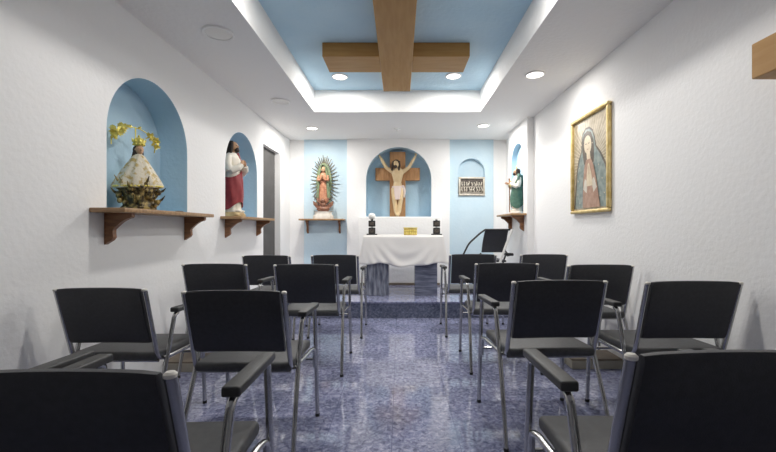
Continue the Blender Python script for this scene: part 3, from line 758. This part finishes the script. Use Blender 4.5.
# ------------------------------------------------------------------ chairs
def make_chair():
    """faces +y; top of the backrest stands above y = 0"""
    t = thing('stacking_armchair', '', 'chair', (0, 0, 0), 0, 'black armchairs in four rows facing the altar')
    m = MB(); v = m.box((-.225, .10, .415), (.225, .52, .462), .018, 3)
    for p in m.bm.verts:
        if p.co.z > .44: p.co.z += .012 * max(0, 1 - (p.co.x / .21) ** 2) * max(0, 1 - ((p.co.y - .31) / .21) ** 2)
        if p.co.y > .47: p.co.z -= .012
    m.build('seat', M_seat, t)
    # backrest pad, leaning back, gently curved
    m = MB(); R = []
    for i in range(13):
        u = -1 + 2 * i / 12; x = .205 * u
        bow = .012 * (1 - u * u)
        rr = []
        hz = .147
        prof = [(-.018, -hz + .012), (-.020, 0), (-.018, hz - .012), (-.010, hz), (.006, hz), (.014, hz - .012), (.016, 0), (.014, -hz + .012), (.006, -hz), (-.010, -hz)]
        e = 1 if abs(u) < .99 else .82
        for yy, zz in prof:
            dz = zz * (1 if abs(u) < .99 else .985) + (.003 * (1 - u * u) if zz > 0 else 0)
            zc = .662 + dz; yc = .012 + (.81 - zc) * .29 + yy * e + bow
            rr.append(Vector((x, yc, zc)))
        R.append(rr)
    m.loft(R); m.build('backrest', M_black, t, angle=50)
    for sx in (-1, 1):
        m = MB()
        m.tube([(sx * .222, .018, .800), (sx * .222, .094, .53), (sx * .222, .125, .425), (sx * .226, .20, .408), (sx * .240, .46, .408), (sx * .248, .502, .400), (sx * .250, .506, .30)], .0115, 10, rounded=.045)
        st = m.build('back_stile', M_chrome, t)
        m = MB(); m.lathe([(.0116, .797), (.0122, .799), (.0122, .804), (.008, .808)], (sx * .222, .0175, 0), 12); m.build('end_cap', M_cap, st)
        m = MB(); m.tube([(sx * .249, .475, .640), (sx * .249, .505, .630), (sx * .254, .525, .32), (sx * .258, .540, .012)], .0115, 10, rounded=.03); lg = m.build('leg', M_chrome, t)
        m = MB(); m.lathe([(.0125, .0005), (.0130, .014), (.0118, .017)], (sx * .258, .540, 0), 12); m.build('rubber_foot', M_rubber, lg)
        m = MB(); m.tube([(sx * .249, .255, .640), (sx * .249, .225, .628), (sx * .245, .165, .42), (sx * .254, .075, .20), (sx * .258, .020, .012)], .0115, 10, rounded=.05); lg = m.build('leg', M_chrome, t)
        m = MB(); m.lathe([(.0125, .0005), (.0130, .014), (.0118, .017)], (sx * .258, .020, 0), 12); m.build('rubber_foot', M_rubber, lg)
        m = MB(); x0, x1 = sorted((sx * .226, sx * .272)); m.box((x0, .222, .644), (x1, .520, .670), .006, 3)
        for p in m.bm.verts:
            p.co.z += .012 * math.sin((p.co.y - .215) / .31 * PI) - .01 * max(0, (p.co.y - .42) / .1)
        m.build('armrest', M_arm, t)
    m = MB(); m.tube([(-.222, .130, .412), (.222, .130, .412)], .009, 8); m.build('crossbar', M_chrome, t)
    m = MB(); m.tube([(-.250, .505, .34), (.250, .505, .34)], .008, 8); m.build('crossbar', M_chrome, t)
    return t
proto = make_chair()
ROWS = ('nearest row', 'second row', 'third row', 'front row by the step')
#        x,     y,    rot(deg)
SPOTS = [
 (-1.24, .705, 0, 1, 'black armchair nearest the left wall in the nearest row, only its arm in view'),
 (-.645, .685, 2, 1, 'black armchair with dark back cut off by the lower left corner'),
 (.668, .725, 0, 1, 'black armchair with dark back cut off by the lower right corner'),
 (1.25, .73, 0, 1, 'black armchair nearest the right wall in the nearest row, only its arm in view'),
 (-1.415, 1.80, 0, .945, 'black armchair against the left wall below the shelf of the crowned statue'),
 (-.71, 1.63, 0, .965, 'black armchair left of the aisle, directly before the lower left corner chair'),
 (.755, 1.80, 2.5, .99, 'black armchair right of the aisle, directly before the lower right corner chair'),
 (1.388, 1.80, 0, .985, 'black armchair against the right wall nearest the viewer, whole back in view'),
 (-1.30, 2.68, 0, .985, 'black armchair of the third row by the left wall, partly behind another chair'),
 (-.665, 2.70, 0, .98, 'black armchair of the third row on the left edge of the aisle'),
 (.765, 2.74, 0, .985, 'black armchair of the third row on the right edge of the aisle'),
 (1.375, 2.62, 0, .985, 'black armchair of the third row by the right wall below the gold framed picture'),
 (-1.25, 3.58, 0, .98, 'black armchair closest to the grey doorway, in the row before the altar step'),
 (-.62, 3.64, 0, .98, 'black armchair left of the aisle in the row just before the altar step'),
 (.70, 3.68, 0, .985, 'black armchair right of the aisle in the row just before the altar step'),
 (1.375, 3.66, 0, .985, 'black armchair by the right wall in the row just before the altar step'),
]
placed = []
for i, (x, y, r, sc, lab) in enumerate(SPOTS):
    o = proto if i == 0 else copy_tree(proto)
    o.location = (x, y, 0); o.rotation_euler = (0, 0, math.radians(r)); o['label'] = lab; o.scale = (sc, sc, sc)
    placed.append(o)
for o in placed[:2]:                                                           # the backs of these two sit a little lower
    for ch in o.children:
        if ch.name.split('.')[0] in ('backrest', 'back_stile'): ch.scale = (1, 1, .972)

# ------------------------------------------------------------------ world, camera, colour
w = bpy.data.worlds.new('World'); scene.world = w; w.use_nodes = True
w.node_tree.nodes['Background'].inputs['Color'].default_value = (.5, .5, .5, 1)
w.node_tree.nodes['Background'].inputs['Strength'].default_value = .05
cam = bpy.data.cameras.new('camera'); co = bpy.data.objects.new('camera', cam); COL.objects.link(co)
co.location = (0, 0, 1.05); co.rotation_euler = (PI / 2, 0, 0)
cam.sensor_fit = 'HORIZONTAL'; cam.sensor_width = 36; cam.lens = 36 * 385 / 776
cam.shift_x = -12 / 776; cam.shift_y = 2 / 776; cam.clip_start = .02
scene.camera = co
scene.cycles.diffuse_bounces = 10; scene.cycles.max_bounces = 14
vs = scene.view_settings
vs.view_transform = 'Standard'; vs.look = 'None'; vs.gamma = 1; vs.use_curve_mapping = False; vs.exposure = -0.74
